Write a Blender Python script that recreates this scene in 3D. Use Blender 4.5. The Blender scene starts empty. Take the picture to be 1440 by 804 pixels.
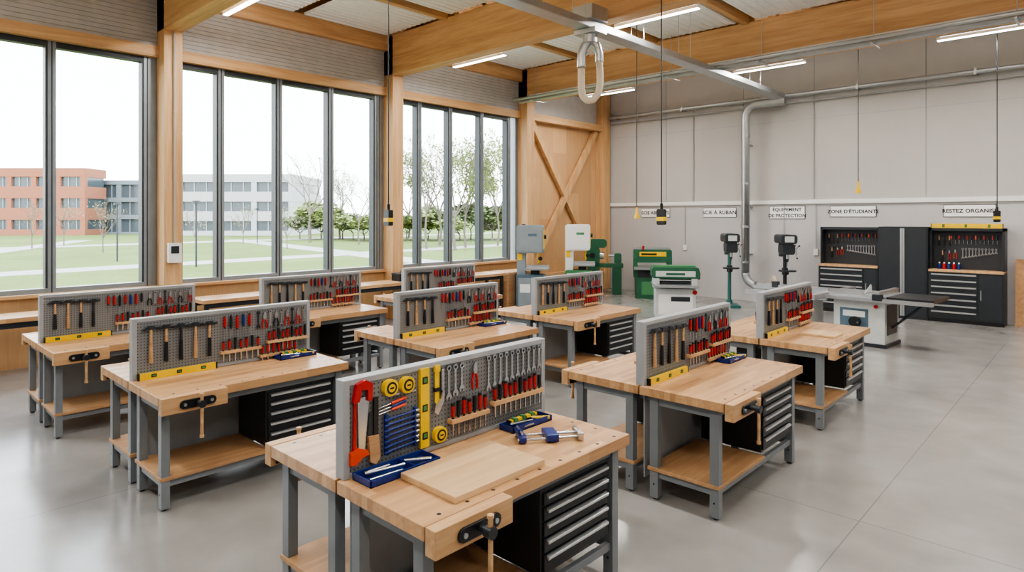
import bpy, math, random
from mathutils import Vector, Matrix
random.seed(7)
scn=bpy.context.scene
# ------------------------------------------------------------ materials
def nt(name):
    m=bpy.data.materials.new(name); m.use_nodes=True
    t=m.node_tree; return m,t,t.nodes['Principled BSDF']
def N(t,typ,**k):
    n=t.nodes.new(typ)
    for a,b in k.items():
        if a.startswith('i_'): n.inputs[a[2:]].default_value=b
        else: setattr(n,a,b)
    return n
def mth(t,op,a,b=None,c=None):
    n=t.nodes.new('ShaderNodeMath'); n.operation=op
    for i,v in enumerate((a,b,c)):
        if v is None: continue
        if isinstance(v,(int,float)): n.inputs[i].default_value=v
        else: t.links.new(v,n.inputs[i])
    return n.outputs[0]
def ramp(t,fac,stops):
    r=t.nodes.new('ShaderNodeValToRGB'); e=r.color_ramp.elements
    while len(e)<len(stops): e.new(0.5)
    for i,(p,c) in enumerate(stops):
        e[i].position=p; e[i].color=(c[0],c[1],c[2],1)
    t.links.new(fac,r.inputs[0]); return r.outputs[0]
def coords(t,scale=(1,1,1)):
    tc=t.nodes.new('ShaderNodeTexCoord'); mp=t.nodes.new('ShaderNodeMapping')
    mp.inputs['Scale'].default_value=scale
    t.links.new(tc.outputs['Object'],mp.inputs['Vector']); return mp.outputs['Vector']
def noise(t,vec,scale,detail=3,rough=.5,dist=0):
    n=t.nodes.new('ShaderNodeTexNoise'); n.inputs['Scale'].default_value=scale
    n.inputs['Detail'].default_value=detail; n.inputs['Roughness'].default_value=rough; n.inputs['Distortion'].default_value=dist
    t.links.new(vec,n.inputs['Vector']); return n.outputs['Fac']
def plain(name,c,rough=.5,metal=0,var=.06,emit=0,scale=6):
    m,t,b=nt(name)
    f=noise(t,coords(t),scale,3)
    lo=[max(0,x*(1-var)) for x in c]; hi=[min(1,x*(1+var)) for x in c]
    t.links.new(ramp(t,f,[(.3,lo),(.7,hi)]),b.inputs['Base Color'])
    b.inputs['Roughness'].default_value=rough; b.inputs['Metallic'].default_value=metal
    if emit:
        b.inputs['Emission Color'].default_value=(1,.98,.94,1); b.inputs['Emission Strength'].default_value=emit
    return m
def wood(name,c1,c2,axis='y',rough=.5,scale=14):
    m,t,b=nt(name)
    s={'x':(.06,1,1),'y':(1,.06,1),'z':(1,1,.06)}[axis]
    v=coords(t,s)
    f=noise(t,v,scale,5,.6,.4); f2=noise(t,v,scale*5,2)
    mix=mth(t,'ADD',mth(t,'MULTIPLY',f,.75),mth(t,'MULTIPLY',f2,.25))
    t.links.new(ramp(t,mix,[(.35,c1),(.62,c2)]),b.inputs['Base Color'])
    b.inputs['Roughness'].default_value=rough
    return m
def strips(name,c1,c2,w=.045,l=.5,axis='y',rough=.36):
    m,t,b=nt(name)
    tc=t.nodes.new('ShaderNodeTexCoord'); sp=t.nodes.new('ShaderNodeSeparateXYZ')
    t.links.new(tc.outputs['Object'],sp.inputs[0])
    A,B=(sp.outputs['X'],sp.outputs['Y']) if axis=='y' else (sp.outputs['Y'],sp.outputs['Z']) if axis=='z' else (sp.outputs['Z'],sp.outputs['X'])
    i=mth(t,'FLOOR',mth(t,'DIVIDE',A,w))
    j=mth(t,'FLOOR',mth(t,'ADD',mth(t,'DIVIDE',B,l),mth(t,'MULTIPLY',i,.377)))
    cb=t.nodes.new('ShaderNodeCombineXYZ'); t.links.new(i,cb.inputs[0]); t.links.new(j,cb.inputs[1])
    wn=t.nodes.new('ShaderNodeTexWhiteNoise'); t.links.new(cb.outputs[0],wn.inputs['Vector'])
    g=noise(t,coords(t,(1,.06,1) if axis=='y' else (1,1,.06)),26,5,.65,.5)
    f=mth(t,'ADD',mth(t,'MULTIPLY',wn.outputs['Value'],.45),mth(t,'MULTIPLY',g,.7))
    t.links.new(ramp(t,f,[(.2,c1),(.9,c2)]),b.inputs['Base Color'])
    b.inputs['Roughness'].default_value=rough
    return m
BEECH=strips('beech_top',(.345,.17,.07),(.67,.415,.21))
BEECHP=wood('beech_plain',(.44,.245,.11),(.63,.39,.20))
BOARD=strips('pine_board',(.52,.33,.16),(.78,.56,.33),w=.09,l=2)
SHELF=wood('shelf_wood',(.38,.20,.09),(.52,.31,.155))
GC1=(.46,.26,.115); GC2=(.65,.41,.205)
GLUX=wood('glulam_x',GC1,GC2,'x',.55,9)
GLUY=wood('glulam_y',GC1,GC2,'y',.55,9)
GLUZ=wood('glulam_z',GC1,GC2,'z',.55,9)
PLY=strips('plywood_wall',(.46,.26,.12),(.64,.40,.20),w=.6,l=3,axis='z',rough=.55)
STEEL=plain('grey_steel_paint',(.20,.215,.225),.4,.1)
STEELL=plain('light_grey_paint',(.33,.34,.345),.45)
BLACK=plain('black_paint',(.008,.009,.011),.35)
DARK=plain('dark_grey',(.017,.021,.026),.4)
ALU=plain('brushed_aluminium',(.66,.67,.68),.28,.9)
ZINC=plain('galvanised',(.45,.47,.48),.35,.8)
CHROME=plain('tool_steel',(.55,.56,.58),.22,1)
RED=plain('red_plastic',(.42,.012,.012),.3)
ORANGE=plain('orange_plastic',(.68,.06,.015),.35)
YEL=plain('yellow_plastic',(.80,.51,.005),.35)
BLUE=plain('blue_plastic',(.006,.024,.17),.35)
GREEN=plain('machine_green',(.016,.10,.05),.4)
GREENL=plain('machine_green_light',(.06,.22,.09),.4)
WHITE=plain('white_paint',(.76,.76,.74),.5,var=.02)
CREAM=plain('machine_cream',(.50,.52,.50),.4)
BLUEG=plain('blue_grey_paint',(.08,.13,.17),.4)
RUBBER=plain('hose_beige',(.60,.52,.40),.6)
GLOW=plain('led_diffuser',(.95,.95,.92),.5,emit=9)
MULL=plain('window_frame_grey',(.24,.27,.29),.4,.3)
MULLD=plain('window_gasket_dark',(.03,.035,.04),.5)
SLAT=plain('grey_slat',(.47,.46,.44),.6)
CEILW=plain('white_acoustic_panel',(.84,.84,.83),.6,var=.02)
SIGNW=plain('sign_white',(.88,.88,.87),.5,var=.01)
def wallmat(name,c1,c2):
    m,t,b=nt(name)
    f=noise(t,coords(t),.8,5,.6)
    t.links.new(ramp(t,f,[(.3,c1),(.7,c2)]),b.inputs['Base Color']); b.inputs['Roughness'].default_value=.75
    return m
WALL=wallmat('painted_wall',(.42,.405,.385),(.46,.445,.425))
WALLLO=wallmat('painted_wall_lower',(.46,.45,.445),(.50,.49,.485))
def floormat():
    m,t,b=nt('polished_concrete')
    v=coords(t)
    f1=noise(t,v,.5,6,.55,.3); f2=noise(t,v,1.9,6,.55,.2)
    f=mth(t,'ADD',mth(t,'MULTIPLY',f1,.55),mth(t,'MULTIPLY',f2,.45))
    col=ramp(t,f,[(.28,(.215,.205,.19)),(.5,(.285,.272,.255)),(.72,(.355,.342,.325))])
    tc=t.nodes.new('ShaderNodeTexCoord'); sp=t.nodes.new('ShaderNodeSeparateXYZ')
    t.links.new(tc.outputs['Object'],sp.inputs[0])
    def line(o,per,off):
        fr=mth(t,'FRACT',mth(t,'DIVIDE',mth(t,'ADD',o,off),per))
        return mth(t,'LESS_THAN',mth(t,'ABSOLUTE',mth(t,'SUBTRACT',fr,.5)),.004/per)
    l=mth(t,'MAXIMUM',line(sp.outputs['X'],4.4,3.5),line(sp.outputs['Y'],4.4,102.8))
    mx=t.nodes.new('ShaderNodeMix'); mx.data_type='RGBA'
    t.links.new(mth(t,'MULTIPLY',l,.6),mx.inputs['Factor']); t.links.new(col,mx.inputs['A']); mx.inputs['B'].default_value=(.12,.115,.11,1)
    t.links.new(mx.outputs['Result'],b.inputs['Base Color'])
    t.links.new(mth(t,'ADD',mth(t,'MULTIPLY',f2,.18),.11),b.inputs['Roughness'])
    b.inputs['Specular IOR Level'].default_value=.7
    return m
FLOOR=floormat()
def pegmat(name,c,hole):
    m,t,b=nt(name)
    tc=t.nodes.new('ShaderNodeTexCoord'); sp=t.nodes.new('ShaderNodeSeparateXYZ')
    t.links.new(tc.outputs['Object'],sp.inputs[0])
    p=.024
    a=mth(t,'SUBTRACT',mth(t,'FRACT',mth(t,'DIVIDE',sp.outputs['Y'],p)),.5)
    d=mth(t,'SUBTRACT',mth(t,'FRACT',mth(t,'DIVIDE',sp.outputs['Z'],p)),.5)
    r=mth(t,'SQRT',mth(t,'ADD',mth(t,'MULTIPLY',a,a),mth(t,'MULTIPLY',d,d)))
    l=mth(t,'LESS_THAN',r,.2)
    mx=t.nodes.new('ShaderNodeMix'); mx.data_type='RGBA'
    t.links.new(l,mx.inputs['Factor']); mx.inputs['A'].default_value=(*c,1); mx.inputs['B'].default_value=(*hole,1)
    t.links.new(mx.outputs['Result'],b.inputs['Base Color']); b.inputs['Roughness'].default_value=.45
    return m
PEG=pegmat('perforated_grey',(.19,.195,.195),(.04,.04,.04))
PEGB=plain('perforated_black',(.02,.022,.026),.5)
def glass():
    m=bpy.data.materials.new('window_glass'); m.use_nodes=True; t=m.node_tree; t.nodes.clear()
    o=N(t,'ShaderNodeOutputMaterial'); mx=N(t,'ShaderNodeMixShader'); tr=N(t,'ShaderNodeBsdfTransparent'); gl=N(t,'ShaderNodeBsdfGlossy')
    tr.inputs[0].default_value=(.95,.97,.97,1); gl.inputs['Roughness'].default_value=.02; mx.inputs[0].default_value=.04
    t.links.new(tr.outputs[0],mx.inputs[1]); t.links.new(gl.outputs[0],mx.inputs[2]); t.links.new(mx.outputs[0],o.inputs[0]); return m
GLASS=glass()
# ------------------------------------------------------------ mesh builder
class G:
    def __init__(s): s.v=[];s.f=[];s.m=[];s.sm=[];s.mats=[];s.M=Matrix.Identity(4)
    def mi(s,mat):
        if mat not in s.mats: s.mats.append(mat)
        return s.mats.index(mat)
    def add(s,vs,fs,mat,smooth=False):
        o=len(s.v); k=s.mi(mat)
        flip=s.M.to_3x3().determinant()<0
        for p in vs: s.v.append(tuple(s.M@Vector(p)))
        for f in fs:
            ff=[o+i for i in f]
            if flip: ff.reverse()
            s.f.append(ff); s.m.append(k); s.sm.append(smooth)
    def box(s,x0,x1,y0,y1,z0,z1,mat):
        if x0>x1:x0,x1=x1,x0
        if y0>y1:y0,y1=y1,y0
        if z0>z1:z0,z1=z1,z0
        s.add([(x0,y0,z0),(x1,y0,z0),(x1,y1,z0),(x0,y1,z0),(x0,y0,z1),(x1,y0,z1),(x1,y1,z1),(x0,y1,z1)],
          [(0,3,2,1),(4,5,6,7),(0,1,5,4),(1,2,6,5),(2,3,7,6),(3,0,4,7)],mat)
    def cyl(s,p,q,r,mat,r2=None,n=12):
        p=Vector(p);q=Vector(q);r2=r if r2 is None else r2
        d=(q-p).normalized(); u=d.orthogonal().normalized(); w=d.cross(u)
        vs=[];
        for c,rr in ((p,r),(q,r2)):
            for i in range(n):
                a=2*math.pi*i/n; vs.append(tuple(c+(u*math.cos(a)+w*math.sin(a))*rr))
        s.add(vs,[(i,(i+1)%n,n+(i+1)%n,n+i) for i in range(n)],mat,True)
        s.add(vs,[tuple(range(n-1,-1,-1)),tuple(range(n,2*n))],mat)
    def tube(s,pts,r,mat,n=8,rf=None):
        pts=[Vector(p) for p in pts]; vs=[]; u=None
        for i,p in enumerate(pts):
            d=(pts[min(i+1,len(pts)-1)]-pts[max(i-1,0)]).normalized()
            if u is None: u=d.orthogonal().normalized()
            else: u=(u-d*u.dot(d)).normalized()
            w=d.cross(u); rr=r if rf is None else r*rf(i)
            for k in range(n):
                a=2*math.pi*k/n; vs.append(tuple(p+(u*math.cos(a)+w*math.sin(a))*rr))
        fs=[]
        for i in range(len(pts)-1):
            for k in range(n):
                fs.append((i*n+k,i*n+(k+1)%n,(i+1)*n+(k+1)%n,(i+1)*n+k))
        s.add(vs,fs,mat,True)
        e=(len(pts)-1)*n
        s.add(vs,[tuple(range(n-1,-1,-1)),tuple(range(e,e+n))],mat)
    def prism(s,poly,a,b,mat,plane='yz'):
        def P(u,v,w): return (w,u,v) if plane=='yz' else (u,w,v) if plane=='xz' else (u,v,w)
        ar=sum(poly[i][0]*poly[(i+1)%len(poly)][1]-poly[(i+1)%len(poly)][0]*poly[i][1] for i in range(len(poly)))
        if (ar<0)!=(plane=='xz'): poly=poly[::-1]
        n=len(poly); lo,hi=min(a,b),max(a,b)
        vs=[P(u,v,lo) for u,v in poly]+[P(u,v,hi) for u,v in poly]
        s.add(vs,[tuple(range(n-1,-1,-1)),tuple(range(n,2*n))]+[(i,(i+1)%n,n+(i+1)%n,n+i) for i in range(n)],mat)
    def rbox(s,x0,x1,y0,y1,z0,z1,r,mat,plane='xz',k=4):
        if plane=='xz': a0,a1,b0,b1,c0,c1=x0,x1,z0,z1,y0,y1
        elif plane=='yz': a0,a1,b0,b1,c0,c1=y0,y1,z0,z1,x0,x1
        else: a0,a1,b0,b1,c0,c1=x0,x1,y0,y1,z0,z1
        P=[]
        for cx,cy,st in ((a1-r,b1-r,0),(a0+r,b1-r,90),(a0+r,b0+r,180),(a1-r,b0+r,270)):
            for i in range(k+1):
                t=math.radians(st+90*i/k); P.append((cx+r*math.cos(t),cy+r*math.sin(t)))
        s.prism(P,c0,c1,mat,plane)
    def mesh(s,name):
        me=bpy.data.meshes.new(name); me.from_pydata(s.v,[],s.f)
        for m in s.mats: me.materials.append(m)
        me.polygons.foreach_set('material_index',s.m); me.polygons.foreach_set('use_smooth',s.sm)
        me.update(); return me
    def obj(s,name,loc=(0,0,0),rz=0,bevel=0):
        return place(s.mesh(name),name,loc,rz,bevel)
def place(me,name,loc=(0,0,0),rz=0,bevel=0,scale=1):
    o=bpy.data.objects.new(name,me); scn.collection.objects.link(o)
    o.location=loc; o.rotation_euler=(0,0,rz); o.scale=(scale,)*3 if isinstance(scale,(int,float)) else scale
    if bevel:
        b=o.modifiers.new('bevel','BEVEL'); b.width=bevel; b.segments=2; b.limit_method='ANGLE'; b.angle_limit=math.radians(50)
    return o
def par(c,p): c.parent=p      # child coordinates are local to the parent
# ------------------------------------------------------------ room shell
XL=-11.4; YB=16.2; XR=6.0; YF=-5.2; ZC=6.05
g=G(); g.box(XL-.3,XR+.2,YF-.2,YB+.2,-.2,0,FLOOR); g.obj('floor')
g=G(); g.box(XL-.3,XR+.2,YF-.2,YB+.2,6.55,6.7,GLUX); g.obj('ceiling')
g=G(); g.box(XL-.3,XR+.2,YB,YB+.2,0,2.5,WALLLO); g.box(XL-.3,XR+.2,YB,YB+.2,2.5,6.55,WALL)
g.obj('wall_back')
g=G()
for x in (-9.2,-6.95,-5.2,-2.9,-.6,1.7): g.box(x-.006,x+.006,YB-.004,YB,2.62,6.5,STEEL)
g.box(XL+.3,XR,YB-.004,YB,4.55,4.56,STEELL)
g.obj('trim_1')
g=G(); g.box(XL+.2,XR,YB-.06,YB,2.49,2.59,WHITE); g.obj('trim_2',bevel=.004)
g=G(); g.box(XR,XR+.2,YF,YB,0,6.55,WALLLO); g.obj('wall_right')
g=G(); g.box(XL-.3,XR+.2,YF-.2,YF,0,6.55,WALLLO); g.obj('wall_front')
cols=[-5.0,-.66,3.74,8.21,12.48,15.98]
g=G()
g.box(XL-.2,XL+.02,YF,YB,0,1.0,PLY)
g.box(XL-.2,XL-.02,YF,YB,4.8,6.55,GLUY)
g.box(XL-.2,XL,12.5,YB,1.0,4.9,PLY)
g.obj('wall_left')
g=G()
g.box(XL-.2,XL+.12,YF,12.33,1.0,1.05,BEECHP); g.obj('trim_3',bevel=.005)
g=G()
for i in range(5):
    a,b=cols[i]+.14,cols[i+1]-.14
    g.box(XL,XL+.12,a,b,4.77,4.95,GLUY)
    g.box(XL,XL+.16,a,b,5.72,6.05,GLUY)
g.obj('trim_4')
g=G()
for i in range(4):
    a,b=cols[i]+.145,cols[i+1]-.145
    for k in range(11):
        z=4.955+k*.07; g.box(XL+.0,XL+.035,a,b,z,z+.064,SLAT)
    g.box(XL,XL+.02,a,b,4.955,5.715,STEEL)
g.obj('acoustic_slats')
mull={0:[-4.0,-3.0,-1.9],1:[.85,2.14],2:[4.60,5.68,6.77],3:[9.02,9.95,10.98]}
ends={0:(-4.8,-.88),1:(-.48,3.42),2:(3.91,7.86),3:(8.42,11.96)}
for i in range(4):
    g=G(); a,b=ends[i]
    for y in [a,b]+list(mull[i]):
        g.box(XL-.17,XL+.01,y-.012,y+.09,1.05,4.77,MULL)
        g.box(XL-.17,XL+.0,y-.04,y-.012,1.05,4.77,MULLD)
        g.box(XL+.01,XL+.014,y+.03,y+.045,1.05,4.77,MULLD)
    g.box(XL-.13,XL+.005,a,b,1.05,1.12,MULL); g.box(XL-.13,XL+.008,a,b,4.68,4.77,MULLD)
    o=g.obj('window_%d'%(i+1))
    g=G(); g.box(XL-.085,XL-.08,a,b,1.1,4.7,GLASS); p=g.obj('glass'); par(p,o)
    L=bpy.data.lights.new('sky_portal','AREA'); L.shape='RECTANGLE'; L.size=b-a; L.size_y=3.6; L.cycles.is_portal=True
    lo=bpy.data.objects.new('sky_portal',L); scn.collection.objects.link(lo); lo.location=(XL-.25,(a+b)/2,2.9)
    lo.rotation_euler=(math.radians(90),0,math.radians(-90)); par(lo,o)
for i,y in enumerate(cols):
    g=G(); g.box(XL+.0,XL+.34,y-.14,y+.14,0,6.3,GLUZ); g.obj('column',bevel=.006)
g=G()
for i,y in enumerate(cols[:5]):
    g.box(XL-.2,XL,y-.24,y+.18,1.0,4.8,MULL)
g.obj('trim_5')
g=G()
def beam2(g,y0,z0,y1,z1,w,x0,x1,mat):
    d=Vector((y1-y0,z1-z0)).normalized(); n=Vector((-d.y,d.x))*w/2
    g.prism([(y0+n.x,z0+n.y),(y1+n.x,z1+n.y),(y1-n.x,z1-n.y),(y0-n.x,z0-n.y)],x0,x1,mat,'yz')
beam2(g,12.75,4.75,15.72,.75,.17,XL+.03,XL+.15,GLUZ)
beam2(g,15.72,4.75,12.75,.75,.17,XL+.035,XL+.145,GLUZ)
g.box(XL+.03,XL+.25,12.63,15.83,4.75,4.93,GLUY); g.box(XL+.03,XL+.2,12.63,15.83,.45,.62,GLUY)
g.box(XL+.03,XL+.16,12.63,15.83,5.72,6.0,GLUY)
g.box(XL+.0,XL+.03,12.63,15.83,4.96,5.70,SLAT)
g.obj('cross_brace')
for y in cols[1:5]:
    g=G(); g.box(XL+.02,XR,y-.14,y+.14,5.19,6.02,GLUX); g.obj('roof_beam',bevel=.008)
g=G(); gp=G()
x=XL+.3; xs=[]
while x<XR-1.5: xs.append(x); x+=2.05
for i in range(5):
    a,b=cols[i]+.14,cols[i+1]-.14
    for x in xs:
        g.box(x-.36,x-.24,a,b,5.98,6.5,GLUY)
        for (p,q) in ((a+.10,(a+b)/2-.12),((a+b)/2+.12,b-.10)):
            gp.box(x-.06,x+1.6,p,q,6.02,6.06,CEILW)
            for k in range(11):
                gp.box(x-.04+k*.155,x-.04+k*.155+.06,p,q,6.008,6.02,CEILW)
    g.box(XL+.2,XR,(a+b)/2-.06,(a+b)/2+.06,6.12,6.4,GLUX)
g.obj('roof_purlins'); gp.obj('ceiling_acoustic_panels')
# ------------------------------------------------------------ lights
g=G(); g.box(-.75,.75,-.045,.045,0,.05,WHITE); g.box(-.74,.74,-.038,.038,-.012,0,GLOW); g.box(-.7,.7,-.03,.03,.05,.056,GLOW)  # last box: glowing top strip, added to go with the upward fill
for x in (-.6,.6): g.cyl((x,.04,.05),(x,.04,.67),.004,DARK,n=6)
lm=g.mesh('led_batten')
for y in (-.3,4.15,8.9,13.5):
    for x in (-9.3,-5.25,-1.5,2.6):
        o=place(lm,'led_batten_light',(x,y,5.32))
        for nm,e,dz,rx,sy in (('led_area',78,-.02,0,.08),('added_ceiling_fill',42,.07,math.pi,.06)):  # second entry: upward fill added to brighten ceiling panels and upper walls
            L=bpy.data.lights.new(nm,'AREA'); L.shape='RECTANGLE'; L.size=1.4; L.size_y=sy; L.energy=e; L.color=(1,.985,.955)
            l=bpy.data.objects.new(nm,L); scn.collection.objects.link(l); l.location=(0,0,dz); l.rotation_euler=(rx,0,0)
            par(l,o)
w=bpy.data.worlds.new('World'); scn.world=w; w.use_nodes=True; t=w.node_tree
bg=t.nodes['Background']; tc=N(t,'ShaderNodeTexCoord'); sp=N(t,'ShaderNodeSeparateXYZ'); t.links.new(tc.outputs['Generated'],sp.inputs[0])
c=ramp(t,sp.outputs['Z'],[(0,(1,1,1)),(.25,(.93,.96,1)),(1,(.62,.78,1))])
t.links.new(c,bg.inputs['Color']); bg.inputs['Strength'].default_value=7.5
S=bpy.data.lights.new('sun','SUN'); S.energy=3; S.angle=math.radians(8); S.color=(1,.96,.9)
so=bpy.data.objects.new('sun',S); scn.collection.objects.link(so); so.rotation_euler=(math.radians(20),math.radians(42),0)
# ------------------------------------------------------------ tool drawing (plane yz, facing +x)
def hammer(g,y,z,kind=0,x=0,s=1):
    g.box(x+.006,x+.036,y-.02*s,y+.025*s,z-.03*s,z,DARK)
    g.cyl((x+.021,y+.02*s,z-.015*s),(x+.021,y+.062*s,z-.015*s),.016*s,DARK,n=10)
    g.prism([(y-.018*s,z),(y-.07*s,z-.03*s),(y-.055*s,z-.012*s-.022*s),(y-.018*s,z-.03*s)],x+.01,x+.032,DARK)
    H=.3*s
    g.cyl((x+.02,y,z-.02*s),(x+.02,y,z-.16*s),.010,BEECHP if kind!=1 else DARK,r2=.012,n=8)
    g.cyl((x+.02,y,z-.14*s),(x+.02,y,z-H),.0135,(BLACK,BLACK,SHELF)[kind%3],r2=.017,n=8)
def driver(g,y,z,mat,x=0,hl=.1,sl=.13,r=.0145,up=True):
    sg=1 if up else -1
    g.cyl((x+.018,y,z),(x+.018,y,z-.012*sg),r*.6,BLACK,r2=r*.85,n=8)
    g.cyl((x+.018,y,z-.012*sg),(x+.018,y,z-hl*sg),r*.9,mat,r2=r,n=8)
    g.cyl((x+.018,y,z-hl*sg),(x+.018,y,z-(hl+.015)*sg),r*.75,BLACK,r2=r*.5,n=8)
    g.cyl((x+.018,y,z-(hl+.015)*sg),(x+.018,y,z-(hl+sl)*sg),.004,CHROME,n=6)
def wrench(g,y,z,L,x=0,mat=None,s=1):
    mat=mat or CHROME
    g.box(x+.008,x+.014,y-.006*s,y+.006*s,z-L+.02*s,z-.02*s,mat)
    g.cyl((x+.005,y,z-.014*s),(x+.017,y,z-.014*s),.015*s,mat,n=12)
    g.cyl((x+.0172,y,z-.014*s),(x+.0178,y,z-.014*s),.008*s,DARK,n=8)
    b=z-L
    g.prism([(y-.006*s,b+.03*s),(y+.006*s,b+.03*s),(y+.018*s,b+.012*s),(y+.014*s,b-.008*s),(y+.007*s,b-.004*s),(y+.006*s,b+.008*s),(y-.006*s,b+.008*s),(y-.007*s,b-.004*s),(y-.014*s,b-.008*s),(y-.018*s,b+.012*s)],x+.006,x+.016,mat)
def pliers(g,y,z,mat,x=0,L=.2):
    g.prism([(y-.004,z),(y-.016,z-.04),(y-.010,z-.07),(y+.010,z-.07),(y+.016,z-.04),(y+.004,z)],x+.01,x+.024,CHROME)
    for sg in (-1,1):
        g.tube([(x+.017,y+sg*.006,z-.06),(x+.017,y+sg*.022,z-.11),(x+.017,y+sg*.018,z-L)],.007,mat,n=6)
def chisel_rack(g,y0,y1,z,n,x=0,mats=(RED,)):
    g.box(x,x+.045,y0,y1,z-.012,z+.012,BEECHP)
    for i in range(n):
        y=y0+(y1-y0)*(i+.5)/n; m=mats[i%len(mats)]
        h=.085+.02*((i*7)%3)/2
        g.cyl((x+.024,y,z+.012),(x+.024,y,z+.03),.008,BLACK,n=8)
        g.cyl((x+.024,y,z+.025),(x+.024,y,z+h),.011,m,r2=.013,n=8)
        g.cyl((x+.024,y,z+h),(x+.024,y,z+h+.014),.012,BLACK,n=8)
        g.box(x+.020,x+.028,y-.005,y+.005,z-.085,z-.01,CHROME)
def level(g,x0,x1,y0,y1,z0,z1,ax='y'):
    g.box(x0,x1,y0,y1,z0,z1,YEL)
    if ax=='y':
        L=y1-y0
        for c in (.18,.5,.82):
            g.box(x0-.001,x1+.0012,y0+L*c-.02,y0+L*c+.02,z0+.015,z1-.012,BLACK)
            g.box(x0-.0014,x1+.002,y0+L*c-.012,y0+L*c+.012,z0+.022,z1-.02,GREENL)
        g.box(x0-.001,x1+.001,y0-.008,y0+.004,z0-.0,z1+.001,BLACK); g.box(x0-.001,x1+.001,y1-.004,y1+.008,z0,z1+.001,BLACK)
    else:
        L=z1-z0
        for c in (.15,.5,.85):
            g.box(x0,x1+.0012,y0+.012,y1-.012,z0+L*c-.02,z0+L*c+.02,BLACK)
            g.box(x0,x1+.002,y0+.02,y1-.02,z0+L*c-.012,z0+L*c+.012,GREENL)
# ------------------------------------------------------------ workbench
LB=1.58
def bench_mesh():
    g=G()
    for sx in (1,-1):
        g.M=Matrix.Scale(sx,4,(1,0,0))
        g.box(.008,.69,0,LB,.795,.86,BEECH)
        for x in (.60,.11):
            for y in (.07,LB-.07):
                g.box(x-.035,x+.035,y-.03,y+.03,.015,.795,STEEL)
                g.cyl((x,y,0),(x,y,.015),.022,BLACK,n=10)
                g.cyl((x,y-.031,.12),(x,y-.029,.12),.008,BLACK,n=8)
        for y in (.07,LB-.07):
            g.box(.11,.60,y-.02,y+.02,.725,.79,STEEL)
            g.box(.11,.60,y-.02,y+.02,.17,.22,STEEL)
        for x in (.60,.11):
            g.box(x-.02,x+.02,.07,LB-.07,.735,.79,STEEL)
            g.box(x-.018,x+.018,.07,LB-.07,.17,.215,STEEL)
        g.box(.06,.64,.03,.86,.222,.25,SHELF)
        a,b=.84,1.46
        g.box(.10,.615,a,b,.27,.733,BLACK)
        n=5; z=.29; hh=[.10,.085,.085,.08,.075]
        for k in range(n):
            h=hh[k]
            g.box(.615,.627,a+.02,b-.02,z,z+h-.008,BLACK)
            g.prism([(.627,z+h-.012),(.648,z+h-.018),(.648,z+h-.032),(.642,z+h-.036),(.627,z+h-.028)],a+.035,b-.035,ALU,'xz')
            z+=h
        g.box(.697,.765,.0,.47,.74,.862,BEECHP)
        g.box(.689,.698,.03,.44,.75,.85,BLACK)
        g.rbox(.765,.779,.12,.38,.765,.83,.032,BLACK,'yz')
        for y in (.155,.345): g.cyl((.779,y,.797),(.786,y,.797),.012,ZINC,n=10)
        g.cyl((.779,.25,.797),(.85,.25,.797),.016,DARK,n=12); g.cyl((.815,.25,.797),(.855,.25,.797),.028,DARK,n=14)
        g.cyl((.837,.25,.86),(.837,.25,.57),.0115,BEECHP,n=10)
        g.cyl((.837,.25,.57),(.837,.25,.55),.016,BEECHP,n=10); g.cyl((.837,.25,.86),(.837,.25,.875),.016,BEECHP,n=10)
        for i in range(9): g.cyl((.645,.12+.17*i,.858),(.645,.12+.17*i,.8606),.011,DARK,n=10)
        for i in range(3): g.cyl((.12+.18*i,LB-.06,.858),(.12+.18*i,LB-.06,.8606),.011,DARK,n=10)
        g.box(.01,.05,.1,LB-.1,.735,.79,STEEL)
    g.M=Matrix.Identity(4)
    g.box(-.006,.006,.08,LB-.08,.13,.79,STEELL)
    return g.mesh('workbench')
BM=bench_mesh()
def panel_mesh():
    g=G(); z0,z1=.8615,1.355; y0,y1=.02,LB-.02
    for (a,b) in ((y0,y0+.035),(y1-.035,y1)): g.box(-.037,.037,a,b,z0,z1,STEELL)
    g.box(-.037,.037,y0+.035,y1-.035,z1-.03,z1,STEELL); g.box(-.037,.037,y0+.035,y1-.035,z0,z0+.025,STEELL)
    g.box(-.032,.032,y0+.035,y1-.035,z0+.025,z1-.03,PEG)
    return g.mesh('pegboard_panel')
PM=panel_mesh()
def set_mesh(fn,name):
    g=G(); fn(g); return g.mesh(name)
def hammers(v):
    def f(g):
        for i in range(5 if v else 4): hammer(g,.15+i*.115,1.29-.004*i,(0,2,0,1,2)[(i+v)%5],x=.033,s=1.0)
    return f
def drivers(v):
    rnd=random.Random(v+3)
    def f(g):
        st=.64 if not v else .74
        n=7 if not v else 5
        for i in range(n):
            y=st+i*.055
            driver(g,y,1.305-rnd.random()*.01,(RED,RED,BLACK,RED,BLUE,RED,BLACK)[(i+v)%7],x=.033,hl=.095+.01*(i%3),sl=.10+.02*(i%2),r=.0135)
        for i in range(9):
            y=st+n*.055+.03+i*.055
            if y>1.5: break
            if i%2==v%2: pliers(g,y,1.30,RED if i%3 else BLACK,x=.033,L=.15)
            else: wrench(g,y,1.31,.15,x=.033,mat=DARK if i%3==0 else CHROME)
    return f
def chis(g):
    chisel_rack(g,.70,1.06,.985,7,x=.033,mats=(RED,RED,BLACK))
    chisel_rack(g,1.12,1.52,1.02,9,x=.033,mats=(RED,RED,BLACK))
    chisel_rack(g,1.05,1.42,.90,7,x=.033,mats=(RED,))
def lev(g): level(g,.045,.072,.06,.66,.861,.915)
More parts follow.
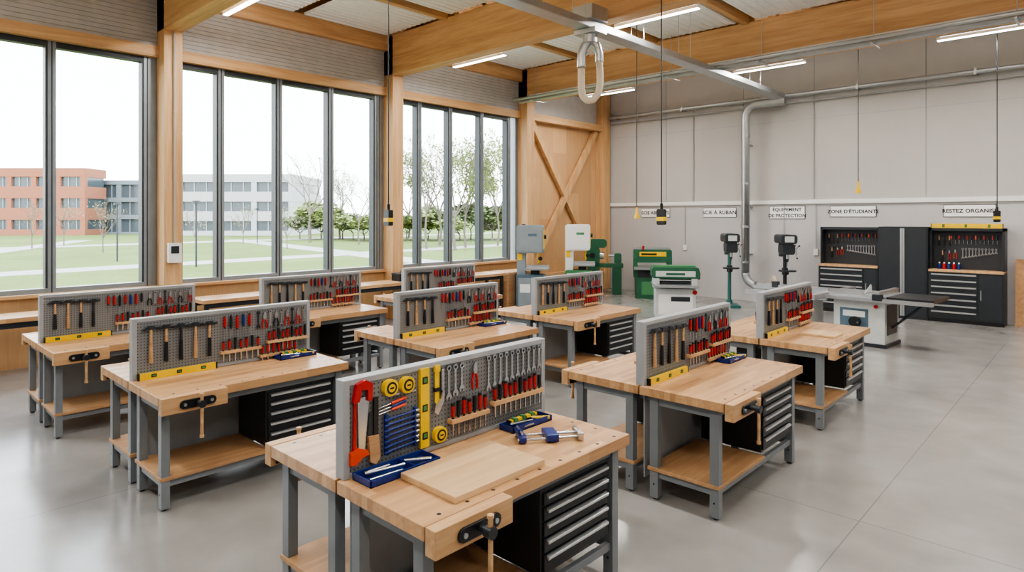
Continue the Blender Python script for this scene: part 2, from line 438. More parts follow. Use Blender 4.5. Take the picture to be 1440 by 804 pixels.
def tray(g,L=.44,W=.16,full=True):
    g.box(0,W,0,L,.0,.006,BLUE)
    for a in ((0,.008,0,L),(W-.008,W,0,L),(0,W,0,.008),(0,W,L-.008,L),(0,W,L*.62,L*.62+.006)): g.box(a[0],a[1],a[2],a[3],0,.035,BLUE)
    g.cyl((.05,.04,.03),(.09,L*.58,.03),.009,CHROME,n=8); g.cyl((.11,.03,.02),(.12,L*.5,.02),.006,CHROME,n=8)
    g.cyl((.04,L*.66,.025),(.12,L*.93,.025),.012,CHROME if full else YEL,n=8)
    g.cyl((.03,.05,.022),(.03,.2,.022),.012,CHROME,n=8)
TM=set_mesh(tray,'socket_tray')
T2=set_mesh(lambda g:(tray(g,.36,.12,False),level(g,.02,.05,.05,.3,.035,.05)),'tool_tray')
HM=[set_mesh(hammers(v),'hammer_set') for v in (0,1)]
DM=[set_mesh(drivers(v),'screwdriver_set') for v in (0,1)]
CM=set_mesh(chis,'chisel_rack'); VM=set_mesh(lev,'spirit_level')
benches=[(-2.8,1.70),(-5.70,1.59),(-8.12,1.42),(-8.25,3.85),(-5.6,4.10),(-2.66,4.26),(-2.75,6.8),(-5.6,6.35),(-8.15,6.12)]
for i,(x,y) in enumerate(benches):
    place(BM,'workbench',(x,y,0),bevel=.003)
    place(PM,'pegboard_panel',(x,y,0),bevel=.002)
    if i==0: continue
    v=i%2
    place(HM[v],'hammer_set',(x,y,0)); place(DM[v],'screwdriver_set',(x,y,0)); place(CM,'chisel_rack',(x,y,0)); place(VM,'spirit_level',(x,y,0))
    if i in (1,5,4): place(T2,'tool_tray',(x+.08,y+1.18,.8612))
    place(HM[1-v],'hammer_set',(x,y+LB,0),rz=math.pi); place(CM,'chisel_rack',(x,y+LB,0),rz=math.pi)
# ------------------------------------------------------------ front bench tools
bx,by=-2.8,1.70; X=.033
def P(fn,name,bev=0):
    g=G(); fn(g); return g.obj(name,(bx,by,0),bevel=bev)
def saw(g):
    g.prism([(.095,1.25),(.165,1.26),(.135,.95),(.105,.95)],X+.008,X+.011,CHROME)
    g.prism([(.065,1.24),(.085,1.33),(.135,1.345),(.18,1.32),(.175,1.235),(.15,1.235),(.15,1.29),(.115,1.30),(.10,1.24)],X,X+.025,RED)
    g.prism([(.05,.93),(.05,.99),(.09,1.01),(.15,.985),(.16,.96),(.12,.955),(.085,.925)],X,X+.022,ORANGE)
    g.prism([(.068,.99),(.074,1.24),(.088,1.24),(.086,.99)],X+.004,X+.016,RED)
P(saw,'hand_saw')
def bsaw(g):
    g.prism([(.155,1.02),(.215,1.02),(.20,1.17),(.165,1.17)],X+.008,X+.011,DARK)
    g.prism([(.155,1.05),(.165,.92),(.20,.90),(.225,.93),(.215,1.05)],X,X+.024,SHELF)
    g.box(X+.003,X+.018,.19,.215,1.02,1.24,BLACK)
P(bsaw,'back_saw')
def tape(y,z):
    def f(g):
        g.rbox(X,X+.032,y-.045,y+.042,z-.042,z+.042,.036,YEL,'yz',6)
        g.cyl((X+.032,y,z),(X+.034,y,z),.032,BLACK,n=20); g.cyl((X+.034,y,z),(X+.0355,y,z),.021,YEL,n=20)
        g.box(X+.035,X+.0362,y-.012,y+.012,z-.005,z+.005,BLACK)
        g.box(X+.01,X+.024,y+.03,y+.055,z-.045,z-.036,CHROME)
    return f
for a in ((.29,1.275),(.40,1.27),(.63,.945)): P(tape(*a),'tape_measure',.002)
P(lambda g:level(g,X,X+.022,.49,.55,.90,1.335,'z'),'spirit_level')
def square(g):
    g.box(X+.006,X+.012,.60,.63,1.10,1.33,YEL); g.box(X,X+.02,.595,.635,1.19,1.21,BLACK); g.box(X,X+.018,.597,.633,1.30,1.335,YEL)
P(square,'try_square')
def adj(g):
    g.prism([(.635,1.10),(.655,1.13),(.66,1.18),(.645,1.19),(.635,1.15),(.60,1.11),(.595,1.13),(.585,1.08),(.61,1.06)],X+.014,X+.026,CHROME)
    g.box(X+.006,X+.015,.645,.665,1.17,1.31,CHROME)
P(adj,'adjustable_wrench')
def wr(g):
    for i in range(3): wrench(g,.70+i*.05,1.32,.19-.015*i,x=X,s=1.15)
    for i in range(10): wrench(g,1.02+i*.052,1.325,.205-.006*i,x=X,s=1.1)
P(wr,'wrench_set')
P(lambda g:(pliers(g,.90,1.31,RED,x=X,L=.16)),'pliers')
def bl(g):
    for y in (.27,.46): g.box(X,X+.02,y-.008,y+.008,.925,1.135,BLUE)
    for i in range(7):
        z=.94+i*.028
        g.cyl((X+.018,.262,z),(X+.018,.468,z+.012),.0065,BLUE,n=8); g.cyl((X+.018,.255,z-.001),(X+.026,.275,z+.001),.010,BLUE,n=8)
        g.cyl((X+.018,.46,z+.01),(X+.026,.475,z+.013),.010,CHROME,n=8)
P(bl,'hex_key_rack')
def shortd(g):
    for i,m in enumerate((ORANGE,BLUE,ORANGE)):
        z=1.19-.017*i
        g.cyl((X+.015,.30,z),(X+.015,.39,z+.012),.009,m,n=8); g.cyl((X+.015,.22,z-.01),(X+.015,.30,z),.003,CHROME,n=6)
P(shortd,'precision_screwdriver_set')
def rk(g):
    chisel_rack(g,.70,1.00,1.0,7,x=X,mats=(RED,BLACK,RED)); chisel_rack(g,1.04,1.50,1.03,10,x=X,mats=(RED,BLACK,RED,RED))
P(rk,'chisel_rack')
place(TM,'socket_tray',(bx+.05,by+.06,.8612),bevel=.002)
place(T2,'tool_tray',(bx+.06,by+1.10,.8612))
g=G(); g.box(-2.58,-2.17,1.93,2.56,.8612,.893,BOARD); g.obj('wooden_board',bevel=.003)
g=G(); g.box(0,.35,0,.30,.8612,.885,BOARD); g.obj('wooden_board',(-2.5,7.35,0),bevel=.003)
def clamp(g):
    for y in (-.05,.03): g.cyl((y,-.19,.02),(y,.20,.02),.009,CHROME,n=10)
    g.rbox(-.08,.06,-.02,.05,.004,.05,.012,BLUE,'xz'); g.rbox(-.07,.05,-.18,-.14,.004,.045,.012,BLUE,'xz')
    g.box(-.08,.06,.17,.20,.004,.045,CHROME); g.cyl((-.01,.05,.032),(-.01,.17,.032),.007,ZINC,n=8)
    g.cyl((-.10,-.165,.06),(.05,-.165,.06),.006,ZINC,n=8); g.cyl((-.01,-.165,.03),(-.01,-.165,.07),.012,BLUE,n=10)
g=G(); clamp(g); g.obj('bar_clamp',(-2.4,2.86,.862),rz=math.radians(-35),bevel=.001)
# ------------------------------------------------------------ wall side benches
def sidebench(L,name='wall_workbench'):
    g=G(); g.box(0,.62,0,L,.79,.85,BEECH)
    for x in (.06,.55):
        for y in (.08,L-.08): g.box(x-.03,x+.03,y-.03,y+.03,0,.79,DARK)
    for y in (.08,L-.08): g.box(.06,.55,y-.02,y+.02,.15,.2,DARK)
    g.box(.52,.57,.08,L-.08,.71,.79,DARK); g.box(.04,.08,.08,L-.08,.71,.79,DARK)
    return g.mesh(name)
SB=sidebench(2.2)
for y in (.45,3.95,6.3,8.65): place(SB,'wall_workbench',(-11.02,y,0),bevel=.004)
def bvise(g):
    g.cyl((0,0,0),(0,0,.03),.09,BLUE,n=14); g.rbox(-.11,.06,-.06,.06,.03,.12,.02,BLUE,'xz'); g.box(-.13,-.07,-.075,.075,.09,.17,BLUE)
    g.box(.05,.11,-.075,.075,.09,.17,BLUE); g.box(-.07,-.062,-.075,.075,.12,.172,CHROME); g.cyl((.1,0,.08),(.2,0,.08),.014,CHROME,n=8)
    g.cyl((.19,-.1,.08),(.19,.1,.08),.007,CHROME,n=8)
g=G(); bvise(g); g.obj('bench_vise',(-10.6,5.3,.851),bevel=.003)
g=G(); bvise(g); g.obj('bench_vise',(-10.6,9.7,.851),bevel=.003)
def tbox(g):
    g.box(-.14,.14,-.22,.22,0,.13,BLACK); g.box(-.145,.145,-.225,.225,.13,.16,DARK); g.tube([(0,-.1,.16),(0,-.09,.2),(0,.09,.2),(0,.1,.16)],.01,DARK,n=6)
    for y in (-.13,.13): g.box(.14,.15,y-.02,y+.02,.1,.15,ALU)
for x,y in ((-10.7,2.35),(-10.7,6.6),(-10.7,8.1)):
    g=G(); tbox(g); g.obj('toolbox',(x,y,.851),bevel=.004)
g=G(); g.box(-11.0,-10.42,10.95,12.1,0,.8,SHELF); g.box(-11.03,-10.40,10.93,12.12,.8,.85,BEECHP)
for y in (11.2,11.5,11.8): g.box(-10.42,-10.41,y-.01,y+.01,.05,.78,DARK)
g.obj('low_storage_unit',bevel=.004)
# ------------------------------------------------------------ machines (local: front faces -y)
def bandsaw(body,trim,name,loc,rz):
    g=G()
    g.rbox(-.33,.33,-.24,.24,0,.82,.05,trim,'xz')
    g.box(-.28,.28,-.25,-.24,.08,.74,body)
    g.box(-.33,-.13,-.12,.12,.8,1.4,body)
    g.rbox(-.33,.30,-.2,.2,1.32,1.98,.06,body,'xz')
    g.rbox(-.30,.27,-.215,-.2,1.35,1.95,.05,body,'xz')
    g.box(-.05,.15,-.218,-.215,1.72,1.78,trim)
    g.box(-.12,.42,-.32,.30,.93,.97,ZINC); g.box(.0,.2,-.12,.12,.82,.93,DARK)
    g.box(.165,.20,-.035,.0,1.08,1.34,YEL); g.box(.178,.183,-.02,-.01,.97,1.32,CHROME)
    g.box(.301,.306,-.18,.18,1.42,1.88,YEL)
    g.box(-.12,.42,-.05,-.02,.97,1.04,ALU)
    g.cyl((.3,-.0,1.7),(.36,0,1.7),.05,BLACK,n=12); g.cyl((.24,-.21,1.2),(.24,-.26,1.2),.05,BLACK,n=12)
    g.box(-.31,-.2,-.14,-.12,1.15,1.3,YEL)
    g.box(-.24,.0,-.252,-.25,.4,.6,WHITE); g.cyl((.2,-.25,.62),(.2,-.28,.62),.03,RED,n=10)
    g.cyl((-.2,.1,2.0),(-.2,.1,1.9),.05,DARK,n=10)
    return g.obj(name,loc,rz,bevel=.006)
rz0=math.radians(35)
BSG=plain('bandsaw_grey',(.22,.26,.28),.4)
bandsaw(BSG,BLUEG,'band_saw',(-10.0,11.3,0),rz0)
bandsaw(WHITE,GREENL,'band_saw',(-9.93,13.05,0),rz0)
def planer(g):
    g.box(-.45,.45,-.3,.3,0,.55,GREEN); g.box(-.5,.5,-.55,.55,.78,.84,ZINC); g.box(-.4,.4,-.28,.28,.55,.78,DARK)
    g.rbox(-.5,.5,-.22,.22,.95,1.3,.05,GREEN,'xz'); g.box(-.5,-.4,-.24,.24,.55,1.1,GREEN); g.box(.4,.5,-.24,.24,.55,1.1,GREEN)
    g.box(-.35,.35,-.225,-.22,1.12,1.24,YEL); g.box(-.3,.1,-.228,-.224,1.15,1.2,BLACK)
    g.box(-.48,.48,-.05,.1,1.3,1.36,ZINC)
    g.cyl((.3,-.3,.7),(.3,-.33,.7),.1,CHROME,n=14); g.cyl((.3,-.22,.7),(.3,-.3,.7),.015,CHROME,n=8)
    g.box(-.3,.3,-.302,-.3,.1,.45,GREENL); g.cyl((-.25,-.22,1.4),(-.25,-.22,1.3),.03,RED,n=10)
g=G(); planer(g); g.obj('thickness_planer',(-9.0,15.1,0),rz0,bevel=.008)
def planer2(g):
    g.box(-.42,.42,-.28,.28,0,.62,CREAM); g.box(-.36,.36,-.285,-.28,.06,.5,WHITE); g.box(-.1,.3,-.288,-.284,.35,.45,DARK)
    g.box(-.46,.46,-.5,.5,.66,.71,ZINC); g.box(-.3,.3,-.2,.2,.6,.67,DARK)
    g.box(-.46,-.34,-.24,.24,.62,.98,CREAM); g.box(.34,.46,-.24,.24,.62,.98,CREAM)
    g.box(-.34,.34,-.1,.24,.7,.86,DARK); g.cyl((-.34,-.12,.8),(.34,-.12,.8),.03,CHROME,n=10)
    g.rbox(-.5,.5,-.25,.27,.84,1.08,.05,GREEN,'xz'); g.box(-.42,.42,-.256,-.25,.88,1.0,CREAM); g.box(-.2,.2,-.26,-.255,.91,.96,GREEN)
    g.box(-.44,.44,-.12,.14,1.08,1.11,GREENL)
    g.cyl((.5,0,.9),(.54,0,.9),.1,DARK,n=14); g.cyl((.4,-.26,.55),(.4,-.3,.55),.05,RED,n=10)
g=G(); planer2(g); g.obj('thickness_planer',(-6.97,12.62,0),rz0,bevel=.008)
def lathe(g):
    g.box(-.45,-.1,-.22,.22,0,.75,GREEN); g.box(.25,.5,-.2,.2,0,.75,GREEN); g.box(-.48,.55,-.14,.14,.75,.86,GREEN)
    g.rbox(-.48,-.1,-.2,.2,.86,1.3,.08,GREEN,'xz'); g.cyl((-.1,0,1.08),(0,0,1.08),.1,ZINC,n=14); g.rbox(.3,.5,-.1,.1,.86,1.15,.05,GREEN,'xz')
    g.cyl((.3,0,1.08),(.15,0,1.08),.03,ZINC,n=10); g.rbox(-.4,.1,-.12,.15,1.3,1.55,.1,GREEN,'xz'); g.cyl((-.3,-.2,1.1),(-.3,-.24,1.1),.08,BLACK,n=12)
g=G(); lathe(g); g.obj('metal_lathe',(-10.42,14.85,0),rz0,bevel=.008)
def drill(g,basec):
    g.rbox(-.2,.2,-.28,.22,0,.07,.03,basec,'xz'); g.cyl((0,.08,.05),(0,.08,1.62),.042,basec,n=14); g.cyl((0,.08,.07),(0,.08,.16),.075,basec,n=14)
    g.cyl((0,-.12,.93),(0,-.12,.96),.19,DARK,n=20); g.box(-.04,.04,-.1,.1,.86,.93,DARK); g.cyl((0,.08,.84),(0,.08,1.0),.065,DARK,n=12)
    g.rbox(-.13,.13,-.26,.16,1.32,1.56,.05,DARK,'xz'); g.rbox(-.17,.17,-.30,.36,1.56,1.77,.06,DARK,'xz')
    g.box(-.10,.10,-.31,-.30,1.6,1.73,CREAM); g.cyl((0,.26,1.25),(0,.26,1.56),.09,DARK,n=14)
    g.cyl((0,-.14,1.32),(0,-.14,1.22),.035,ZINC,n=12); g.cyl((0,-.14,1.22),(0,-.14,1.15),.025,DARK,r2=.018,n=12); g.cyl((0,-.14,1.15),(0,-.14,1.05),.006,CHROME,n=6)
    g.cyl((.13,-.14,1.42),(.19,-.14,1.42),.03,ZINC,n=10)
    for k in range(3):
        a=k*2.094+.5; e=(.19,-.14+.19*math.cos(a),1.42+.19*math.sin(a)); g.cyl((.18,-.14,1.42),e,.007,CHROME,n=6); g.cyl(e,(e[0]+.03,e[1],e[2]),.018,BLACK,n=8)
g=G(); drill(g,plain('teal_paint',(.03,.12,.11),.4)); g.obj('drill_press',(-6.68,14.8,0),rz0,bevel=.006)
g=G(); drill(g,DARK); g.obj('drill_press',(-5.4,14.9,0),rz0,bevel=.006)
def tsaw(g):
    g.box(-.55,.25,-.35,.35,.06,.80,CREAM); g.box(-.58,.28,-.38,.38,0,.06,DARK); g.box(-.45,.0,-.355,-.35,.2,.62,BLUEG); g.box(-.4,-.05,-.36,-.355,.48,.58,WHITE)
    g.cyl((-.2,-.36,.4),(-.2,-.42,.4),.09,BLACK,n=16); g.cyl((-.13,-.42,.4),(-.13,-.47,.4),.015,CHROME,n=8)
    g.box(.252,.26,-.25,.25,.2,.7,DARK); g.cyl((.12,-.36,.68),(.12,-.39,.68),.03,RED,n=10)
    g.box(-.62,.30,-.45,.45,.80,.86,ZINC); g.box(-.14,-.10,-.22,.22,.8601,.862,BLACK)
    g.box(.30,.97,-.45,.45,.81,.86,BLACK)
    g.cyl((.25,0,.3),(.8,0,.81),.02,DARK,n=8)
    g.box(-.62,.97,-.53,-.46,.77,.83,ALU); g.box(.15,.22,-.52,.46,.86,.94,ALU); g.box(.12,.26,-.56,-.46,.80,.9,DARK)
    g.prism([(-.18,.862),(-.02,.93),(.14,1.0),(.18,.96),(.18,.862)],-.125,-.115,CREAM,'yz'); g.prism([(-.05,.862),(0,.93),(.08,.93),(.12,.862)],-.121,-.119,CHROME,'yz')
    g.box(-2.1,-.66,-.2,.45,.80,.85,ALU); g.box(-.72,-.62,-1.0,.9,.77,.86,ALU); g.box(-2.1,-.62,-.5,-.44,.72,.80,ALU)
    g.box(-2.0,-.7,-.22,-.16,.85,.90,ALU); g.box(-1.7,-1.6,-.25,-.13,.85,.96,DARK); g.box(-1.95,-1.90,-.1,.3,0,.80,CREAM); g.box(-1.3,-1.0,-.3,.35,.0,.72,CREAM)
g=G(); tsaw(g); g.obj('table_saw',(-2.92,12.2,0),math.radians(-4),bevel=.004)
# ------------------------------------------------------------ cabinets on back wall
def toolrows(g,x0,x1,zt,seed):
    g.M=Matrix.Translation((0,YB-.22,0))@Matrix.Rotation(-math.pi/2,4,'Z')
    n=int((x1-x0)/.07)
    for i in range(n):
        y=x0+.06+i*.07
        k=(i+seed)%6
        if i<3: hammer(g,y+.02*i,zt,i%2,s=.8)
        else: driver(g,y,zt,(RED,BLACK,ORANGE,BLACK)[k%4],hl=.09,sl=.1)
    for i in range(11):
        y=x0+(x1-x0)*.42+i*.055
        if y<x1-.05: wrench(g,y,zt-.27,.22-.012*i if seed%2 else .14+.008*i,s=1.4)
    hammer(g,x0+.12,zt-.3,0,s=.9); pliers(g,x0+.24,zt-.32,RED,L=.2); pliers(g,x0+.34,zt-.3,ORANGE,L=.2)
    g.M=Matrix.Identity(4)
def station(x0,x1,seed,ddiv):
    g=G(); y0=YB-.55; y1=YB-.004
    g.box(x0,x1,y0+.03,y1,.0,.08,BLACK); g.box(x0,x1,y0,y1,.08,1.04,DARK)
    g.box(x0+.002,x1-.002,y0-.03,y1,1.04,1.085,BEECHP)
    g.box(x0,x0+.04,YB-.42,y1,1.085,1.94,DARK); g.box(x1-.04,x1,YB-.42,y1,1.085,1.94,DARK); g.box(x0,x1,YB-.42,y1,1.88,1.94,DARK)
    g.box(x0+.04,x1-.04,YB-.22,y1,1.085,1.88,PEGB)
    dx=x0+(x1-x0)*ddiv; z=.12; n=7
    for k in range(n):
        h=.128
        g.box(x0+.03,dx-.02,y0-.012,y0,z,z+h-.01,DARK); g.prism([(y0-.012,z+h-.012),(y0-.035,z+h-.02),(y0-.035,z+h-.045),(y0-.012,z+h-.045)],x0+.05,dx-.04,ALU,'yz')
        z+=h
    g.box(dx+.01,x1-.03,y0-.012,y0,.12,1.0,DARK); g.box(dx+.03,dx+.045,y0-.03,y0-.012,.5,.7,ALU)
    o=g.obj('tool_storage_cabinet',bevel=.003)
    g=G(); toolrows(g,x0+.08,x1-.06,1.80,seed); p=g.obj('hung_tools'); par(p,o)
station(-4.93,-3.70,2,.78); station(-2.76,-1.50,5,.68)
g=G(); y0=YB-.55
g.box(-3.69,-2.77,y0,YB-.004,0,1.96,DARK)
for a,b in ((-3.67,-3.24),(-3.22,-2.79)): g.box(a,b,y0-.015,y0,.06,1.93,DARK)
g.box(-3.27,-3.19,y0-.03,y0-.012,.06,1.93,ALU); g.box(-3.235,-3.225,y0-.032,y0-.028,.06,1.93,DARK)
g.obj('tall_locker',bevel=.004)
g=G(); level(g,-.04,.04,0,1.2,0,.09); g.obj('spirit_level',(-1.54,YB-.33,1.942),rz=math.pi/2)
g=G()
for i,m in enumerate((BLUE,RED,BLUE,RED,BLUE)):
    x=-2.6+i*.085; g.cyl((x,YB-.34,1.086),(x,YB-.34,1.2),.03,m,n=12); g.cyl((x,YB-.34,1.2),(x,YB-.34,1.23),.016,WHITE,n=8)
g.obj('spray_bottles')
g=G()
for i in range(3): g.box(-1.36,.6-.2*i,YB-.10-.05*i,YB-.06-.05*i,0,1.33-.03*i,SHELF)
g.obj('plywood_sheets')
def sign(txt,x0,x1,z0,z1,sz):
    g=G(); g.box(x0,x1,YB-.02,YB-.001,z0,z1,SIGNW); g.box(x0-.012,x1+.012,YB-.012,YB-.0005,z0-.012,z1+.012,DARK); o=g.obj('wall_sign')
    lines=txt.split('\n'); h=(z1-z0)/len(lines)
    for i,s in enumerate(lines):
        c=bpy.data.curves.new('sign_text','FONT'); c.body=s; c.size=sz; c.align_x='CENTER'; c.extrude=.0015; c.offset=.0028; c.space_character=1.07
        c.materials.append(BLACK); p=bpy.data.objects.new('sign_text',c); scn.collection.objects.link(p)
        p.location=((x0+x1)/2,YB-.0235,z1-h*(i+.5)-sz*.34); p.rotation_euler=(math.pi/2,0,0); par(p,o)
sign('SCIE ABRASIVE',-10.0,-9.09,2.17,2.41,.13)
sign('SCIE À RUBAN',-8.06,-7.15,2.17,2.41,.138)
sign('ÉQUIPEMENT\nDE PROTECTION',-6.26,-5.42,2.13,2.43,.112)
sign("ZONE D'ÉTUDIANTS",-4.83,-3.87,2.18,2.42,.11)
sign('RESTEZ ORGANISÉ',-2.57,-1.69,2.18,2.42,.106)
# ------------------------------------------------------------ services
g=G()
for x in (-5.82,-5.58): g.box(x-.012,x+.012,-3,15.3,4.98,5.08,ZINC)
g.box(-5.82,-5.58,-3,15.3,4.975,4.985,ZINC)
y=-2.1
while y<15.3:
    if min(abs(y-c) for c in cols)>.2:
        for x in (-5.82,-5.58): g.cyl((x,y,5.05),(x,y,6.0),.006,ZINC,n=6)
    y+=1.6
g.obj('cable_tray')
g=G(); g.cyl((XL+.3,12.1,5.14),(XR-.02,12.1,5.14),.05,ZINC,n=12); g.cyl((XL+.3,11.85,5.16),(XR-.02,11.85,5.16),.035,ZINC,n=10)
g.cyl((XL+.5,12.26,5.3),(XR-.02,12.26,5.3),.025,WHITE,n=8)
x=-10.5
while x<XR: g.box(x-.015,x+.015,11.8,12.34,5.075,5.09,ZINC); g.cyl((x,12.0,5.09),(x,12.0,6.0),.007,ZINC,n=6); x+=1.9
g.obj('conduit_pipes')
g=G(); g.cyl((XL+.36,16.0,5.15),(XR-.02,16.0,5.15),.05,ZINC,n=12); g.cyl((XL+.36,16.1,4.98),(XR-.02,16.1,4.98),.02,STEELL,n=8)
x=-10.8
while x<XR: g.box(x-.02,x+.02,15.95,YB,5.09,5.21,ZINC); x+=2.2
g.obj('wall_pipe')
def arc(c,r,a0,a1,u,v,n=8):
    c=Vector(c);u=Vector(u);v=Vector(v)
    return [c+u*(r*math.cos(math.radians(a0+(a1-a0)*i/n)))+v*(r*math.sin(math.radians(a0+(a1-a0)*i/n))) for i in range(n+1)]
g=G()
pts=[(-5.75,15.85,5.0)]+arc((-6.45,15.85,4.7),.3,90,180,(1,0,0),(0,0,1))+[(-6.75,15.85,.75)]+arc((-6.45,15.85,.75),.3,180,260,(1,0,0),(0,0,1))
g.tube(pts,.10,ZINC,n=14)
for z in (4.2,3.0,1.9,1.0): g.cyl((-6.75,15.85,z),(-6.75,15.85,z+.05),.113,ZINC,n=14)
for z in (4.0,2.4,1.2): g.box(-6.8,-6.7,15.9,YB-.002,z,z+.03,ZINC)
hp=[(-6.42,15.85,.46),(-6.2,15.75,.4),(-6.0,15.6,.5),(-5.85,15.4,.7),(-5.7,15.3,.5),(-5.55,15.25,.3)]
g.tube([Vector(p) for p in hp],.07,RUBBER,n=10)
g.obj('extraction_duct')
R=Vector((.728,.685,0))
c=Vector((-5.68,7.75,0))
g=G()
g.box(-5.85,-5.5,7.55,7.95,5.09,5.3,ZINC); g.box(-5.87,-5.48,7.6,7.9,4.9,4.97,ZINC); g.cyl((-5.68,7.75,4.9),(-5.68,7.75,4.78),.11,ZINC,n=14)
def pt(l,z): q=c+R*l; return Vector((q.x,q.y,z))
g.tube([pt(0,4.85),pt(-.09,4.72),pt(-.13,4.6),pt(-.13,4.42)],.065,ZINC,n=12)
g.tube([pt(0,4.85),pt(.1,4.75),pt(.14,4.62),pt(.14,4.5)],.06,ZINC,n=12)
path=[(.14,4.5),(.15,4.3),(.15,4.15),(.12,4.02),(.05,3.93),(-.04,3.92),(-.11,3.98),(-.13,4.1),(-.13,4.25),(-.13,4.42)]
pp=[]
for i in range(len(path)-1):
    for k in range(6):
        a=path[i];b=path[i+1]; pp.append(pt(a[0]+(b[0]-a[0])*k/6,a[1]+(b[1]-a[1])*k/6))
g.tube(pp,.055,RUBBER,n=12,rf=lambda i:1.0 if i%2 else .88)
g.obj('extraction_hose')
def pendant(x,y,z,kind):
    g=G(); g.cyl((x,y,z+.2),(x,y,6.0),.008,BLACK,n=6)
    if kind==0:
        g.rbox(x-.05,x+.05,y-.035,y+.035,z,z+.2,.02,BLACK,'xz'); g.box(x-.054,x+.054,y-.04,y+.04,z+.05,z+.10,YEL); g.cyl((x,y,z+.2),(x,y,z+.27),.02,BLACK,n=8)
    else:
        g.cyl((x,y,z+.06),(x,y,z+.22),.03,YEL if kind==1 else BLACK,r2=.015,n=10); g.cyl((x,y,z),(x,y,z+.07),.05,YEL,n=12)
    g.obj('pendant_power_outlet')
pendant(-6.6,4.75,2.06,0); pendant(-4.1,7.1,2.07,0); pendant(-6.5,10.35,2.14,1); pendant(-3.45,13.2,2.62,1); pendant(-1.42,13.8,2.08,0)
g=G(); g.rbox(XL+.342,XL+.42,3.64,3.84,1.43,1.75,.02,WHITE,'yz'); g.box(XL+.42,XL+.424,3.68,3.8,1.58,1.70,DARK); g.cyl((XL+.38,3.74,1.75),(XL+.38,3.74,5.17),.012,STEELL,n=8); g.obj('control_box')
g=G()
for x in (-8.6,-5.9,-5.15):
    g.box(x-.05,x+.05,YB-.05,YB-.001,1.25,1.4,WHITE); g.cyl((x,YB-.03,1.4),(x,YB-.03,2.49),.01,STEELL,n=6)
for x in (-8.35,-5.2,-.9): g.cyl((x,YB-.03,2.6),(x,YB-.03,5.1),.012,STEELL,n=6)
g.obj('wall_sockets')
# ------------------------------------------------------------ exterior
def grass():
    m,t,b=nt('grass'); f=noise(t,coords(t),.12,8,.7)
    t.links.new(ramp(t,f,[(.3,(.095,.13,.033)),(.7,(.155,.19,.06))]),b.inputs['Base Color']); b.inputs['Roughness'].default_value=1; b.inputs['Specular IOR Level'].default_value=.1; return m
GRASS=grass(); PATH=plain('path_gravel',(.30,.28,.25),.9); BRICK=plain('orange_brick',(.26,.095,.05),.8); GLD=plain('facade_glass',(.045,.06,.07),.15); FACW=plain('white_facade',(.34,.34,.335),.7)
BARK=plain('bark',(.13,.11,.09),.9); LEAF=plain('spring_leaves',(.20,.24,.075),.8,var=.3,scale=1); LEAFD=plain('shrub_leaves',(.11,.14,.05),.8,var=.3,scale=1); BLOS=plain('blossom',(.28,.28,.16),.8)
FACG=plain('link_facade_grey',(.13,.15,.165),.6)
g=G(); g.box(-420,XL-.3,-220,420,-.6,-.35,GRASS); g.obj('ground_lawn')
g=G()
def strip(p,q,w,z):
    p=Vector(p);q=Vector(q);d=(q-p).normalized();n=Vector((-d.y,d.x))*w/2
    g.prism([(p.x+n.x,p.y+n.y),(q.x+n.x,q.y+n.y),(q.x-n.x,q.y-n.y),(p.x-n.x,p.y-n.y)],-.36,z,PATH,'xy')
strip((-30,-40),(-42,60),2.6,-.33); strip((-60,-40),(-75,120),3.5,-.325); strip((-14,20),(-70,30),2.2,-.32); strip((-20,-10),(-80,18),2,-.318); strip((-50,60),(-15,14),2,-.315)
g.obj('footpaths')
def building(name,a0,a1,d,H,nf,mat,glassfrac=.55,pil=3.0,dep=12):
    F=Vector((-.685,.728)); Rr=Vector((.728,.685)); W=(a1-a0)*d
    o=F*d+Rr*(a0*d); g=G(); fh=(H)/nf
    g.box(0,W,0,dep,0,H,GLD)
    for k in range(nf+1):
        z=k*fh; z0=max(0,z-fh*(1-glassfrac)*.5); z1=min(H+.4,z+fh*(1-glassfrac)*.5)
        g.box(-.15,W+.15,-.35,dep+.3,z0,z1,mat)
    x=W
    while x>-.1:
        g.box(x-.5,x+.2,-.32,.2,0,H,mat)
        for q in (.33,.66):
            if x-pil*q>0: g.box(x-pil*q-.06,x-pil*q+.06,-.1,.1,0,H,MULL)
        x-=pil
    g.obj(name,(o.x,o.y,-.36),rz=math.atan2(Rr.y,Rr.x))
building('brick_school_building',-1.10,-.672,88,8.9,3,BRICK,.45,3.4,4)
building('glass_link_building',-.665,-.53,93.5,7.6,3,FACG,.75,4,5)
building('white_school_building',-.53,-.345,86,7.9,3,FACW,.5,5)
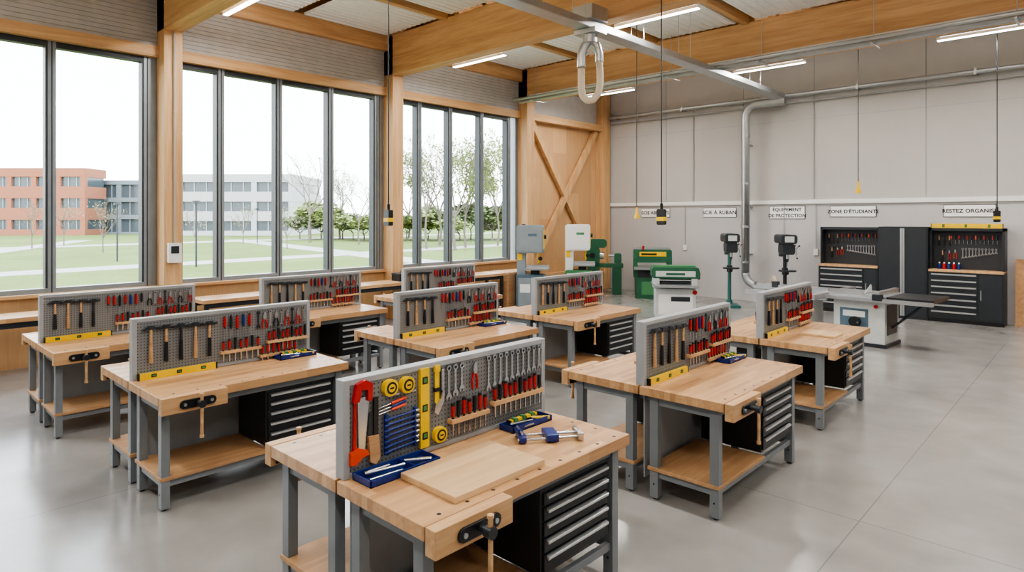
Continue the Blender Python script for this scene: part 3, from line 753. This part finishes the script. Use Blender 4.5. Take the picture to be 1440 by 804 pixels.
def tree(name,seed,H,leafm,nleaf,leafsize=.25):
    r=random.Random(seed); g=G(); tips=[]
    def br(p,d,L,rad,dep):
        q=p+d*L; g.tube([p,(p+q)/2+Vector((r.uniform(-1,1),r.uniform(-1,1),0))*L*.05,q],rad,BARK,n=4,rf=lambda i:1-.2*i)
        if dep>=3: tips.append((p,q))
        if dep>=6: return
        for k in range(2 if dep else 4):
            nd=(d+Vector((r.uniform(-1,1),r.uniform(-1,1),r.uniform(-.1,.6)))*.62).normalized(); br(q,nd,L*r.uniform(.66,.84),rad*.62,dep+1)
        if dep and r.random()<.5: 
            nd=(d+Vector((r.uniform(-1,1),r.uniform(-1,1),r.uniform(-.3,.3)))).normalized(); br((p+q)/2,nd,L*.6,rad*.5,dep+1)
    br(Vector((0,0,0)),Vector((0,0,1)),H*.27,H*.014,0)
    for i in range(nleaf):
        p,q=r.choice(tips); c=p.lerp(q,r.random())+Vector((r.gauss(0,.2),r.gauss(0,.2),r.gauss(0,.2)))
        u=Vector((r.uniform(-1,1),r.uniform(-1,1),r.uniform(-1,1))).normalized()*leafsize*r.uniform(.5,1); w=u.orthogonal().normalized()*leafsize*.6
        g.add([tuple(c-u-w),tuple(c+u-w),tuple(c+u+w),tuple(c-u+w)],[(0,1,2,3)],leafm)
    return g.mesh(name)
T=[tree('tree',1,11,LEAF,150,.10),tree('tree',2,12,LEAF,1500,.12),tree('tree',5,9,LEAF,900,.12)]
TB=tree('tree',9,3.6,BLOS,120,.06); SH=tree('tree',12,5,LEAFD,1800,.17); SH2=tree('tree',13,5,LEAF,2200,.17)
def at(u,d): a=(u-720)/893; return (d*(-.685+.728*a),d*(.728+.685*a),-.36)
rr=random.Random(4)
for u,d,k,s in ((436,62,0,.9),(478,72,0,.85),(505,58,0,.7),(600,50,0,.95),(618,56,1,.8),(655,52,1,.85),(700,55,1,.8),(672,48,2,.95),(575,75,0,.9),(640,48,0,.85),(735,58,1,.9),(455,100,0,.9),(520,90,0,.8),(60,125,0,.8),(350,120,0,.9)):
    place(T[k],'tree',at(u,d),rz=rr.uniform(0,6),scale=s)
for u,d in ((145,45),(90,55),(275,50),(342,60),(45,50),(404,50)): place(TB,'sapling',at(u,d),rz=rr.uniform(0,6),scale=rr.uniform(.8,1.1))
for i in range(24):
    u=422+i*15; place((SH,SH2)[i%2],'shrub',at(u,rr.uniform(66,74)),rz=rr.uniform(0,6),scale=(1.5,1.5,rr.uniform(.45,.85)))
for u,d in ((276,32),(165,36),(362,60)):
    g=G(); g.cyl((0,0,0),(0,0,3.2),.05,DARK,n=8); g.cyl((0,0,3.2),(0,0,3.35),.18,DARK,n=10); g.obj('street_lamp',at(u,d))
# ------------------------------------------------------------ camera
cam=bpy.data.cameras.new('camera'); co=bpy.data.objects.new('camera',cam); scn.collection.objects.link(co)
co.location=(0,0,2.17); co.rotation_euler=(math.radians(90),0,math.radians(43.25))
cam.sensor_width=36; cam.lens=22.325; cam.shift_y=-97/1440; cam.clip_end=1000; cam.clip_start=.05
scn.camera=co
scn.view_settings.view_transform='AgX'; scn.view_settings.look='AgX - Medium High Contrast'; scn.view_settings.exposure=0.25
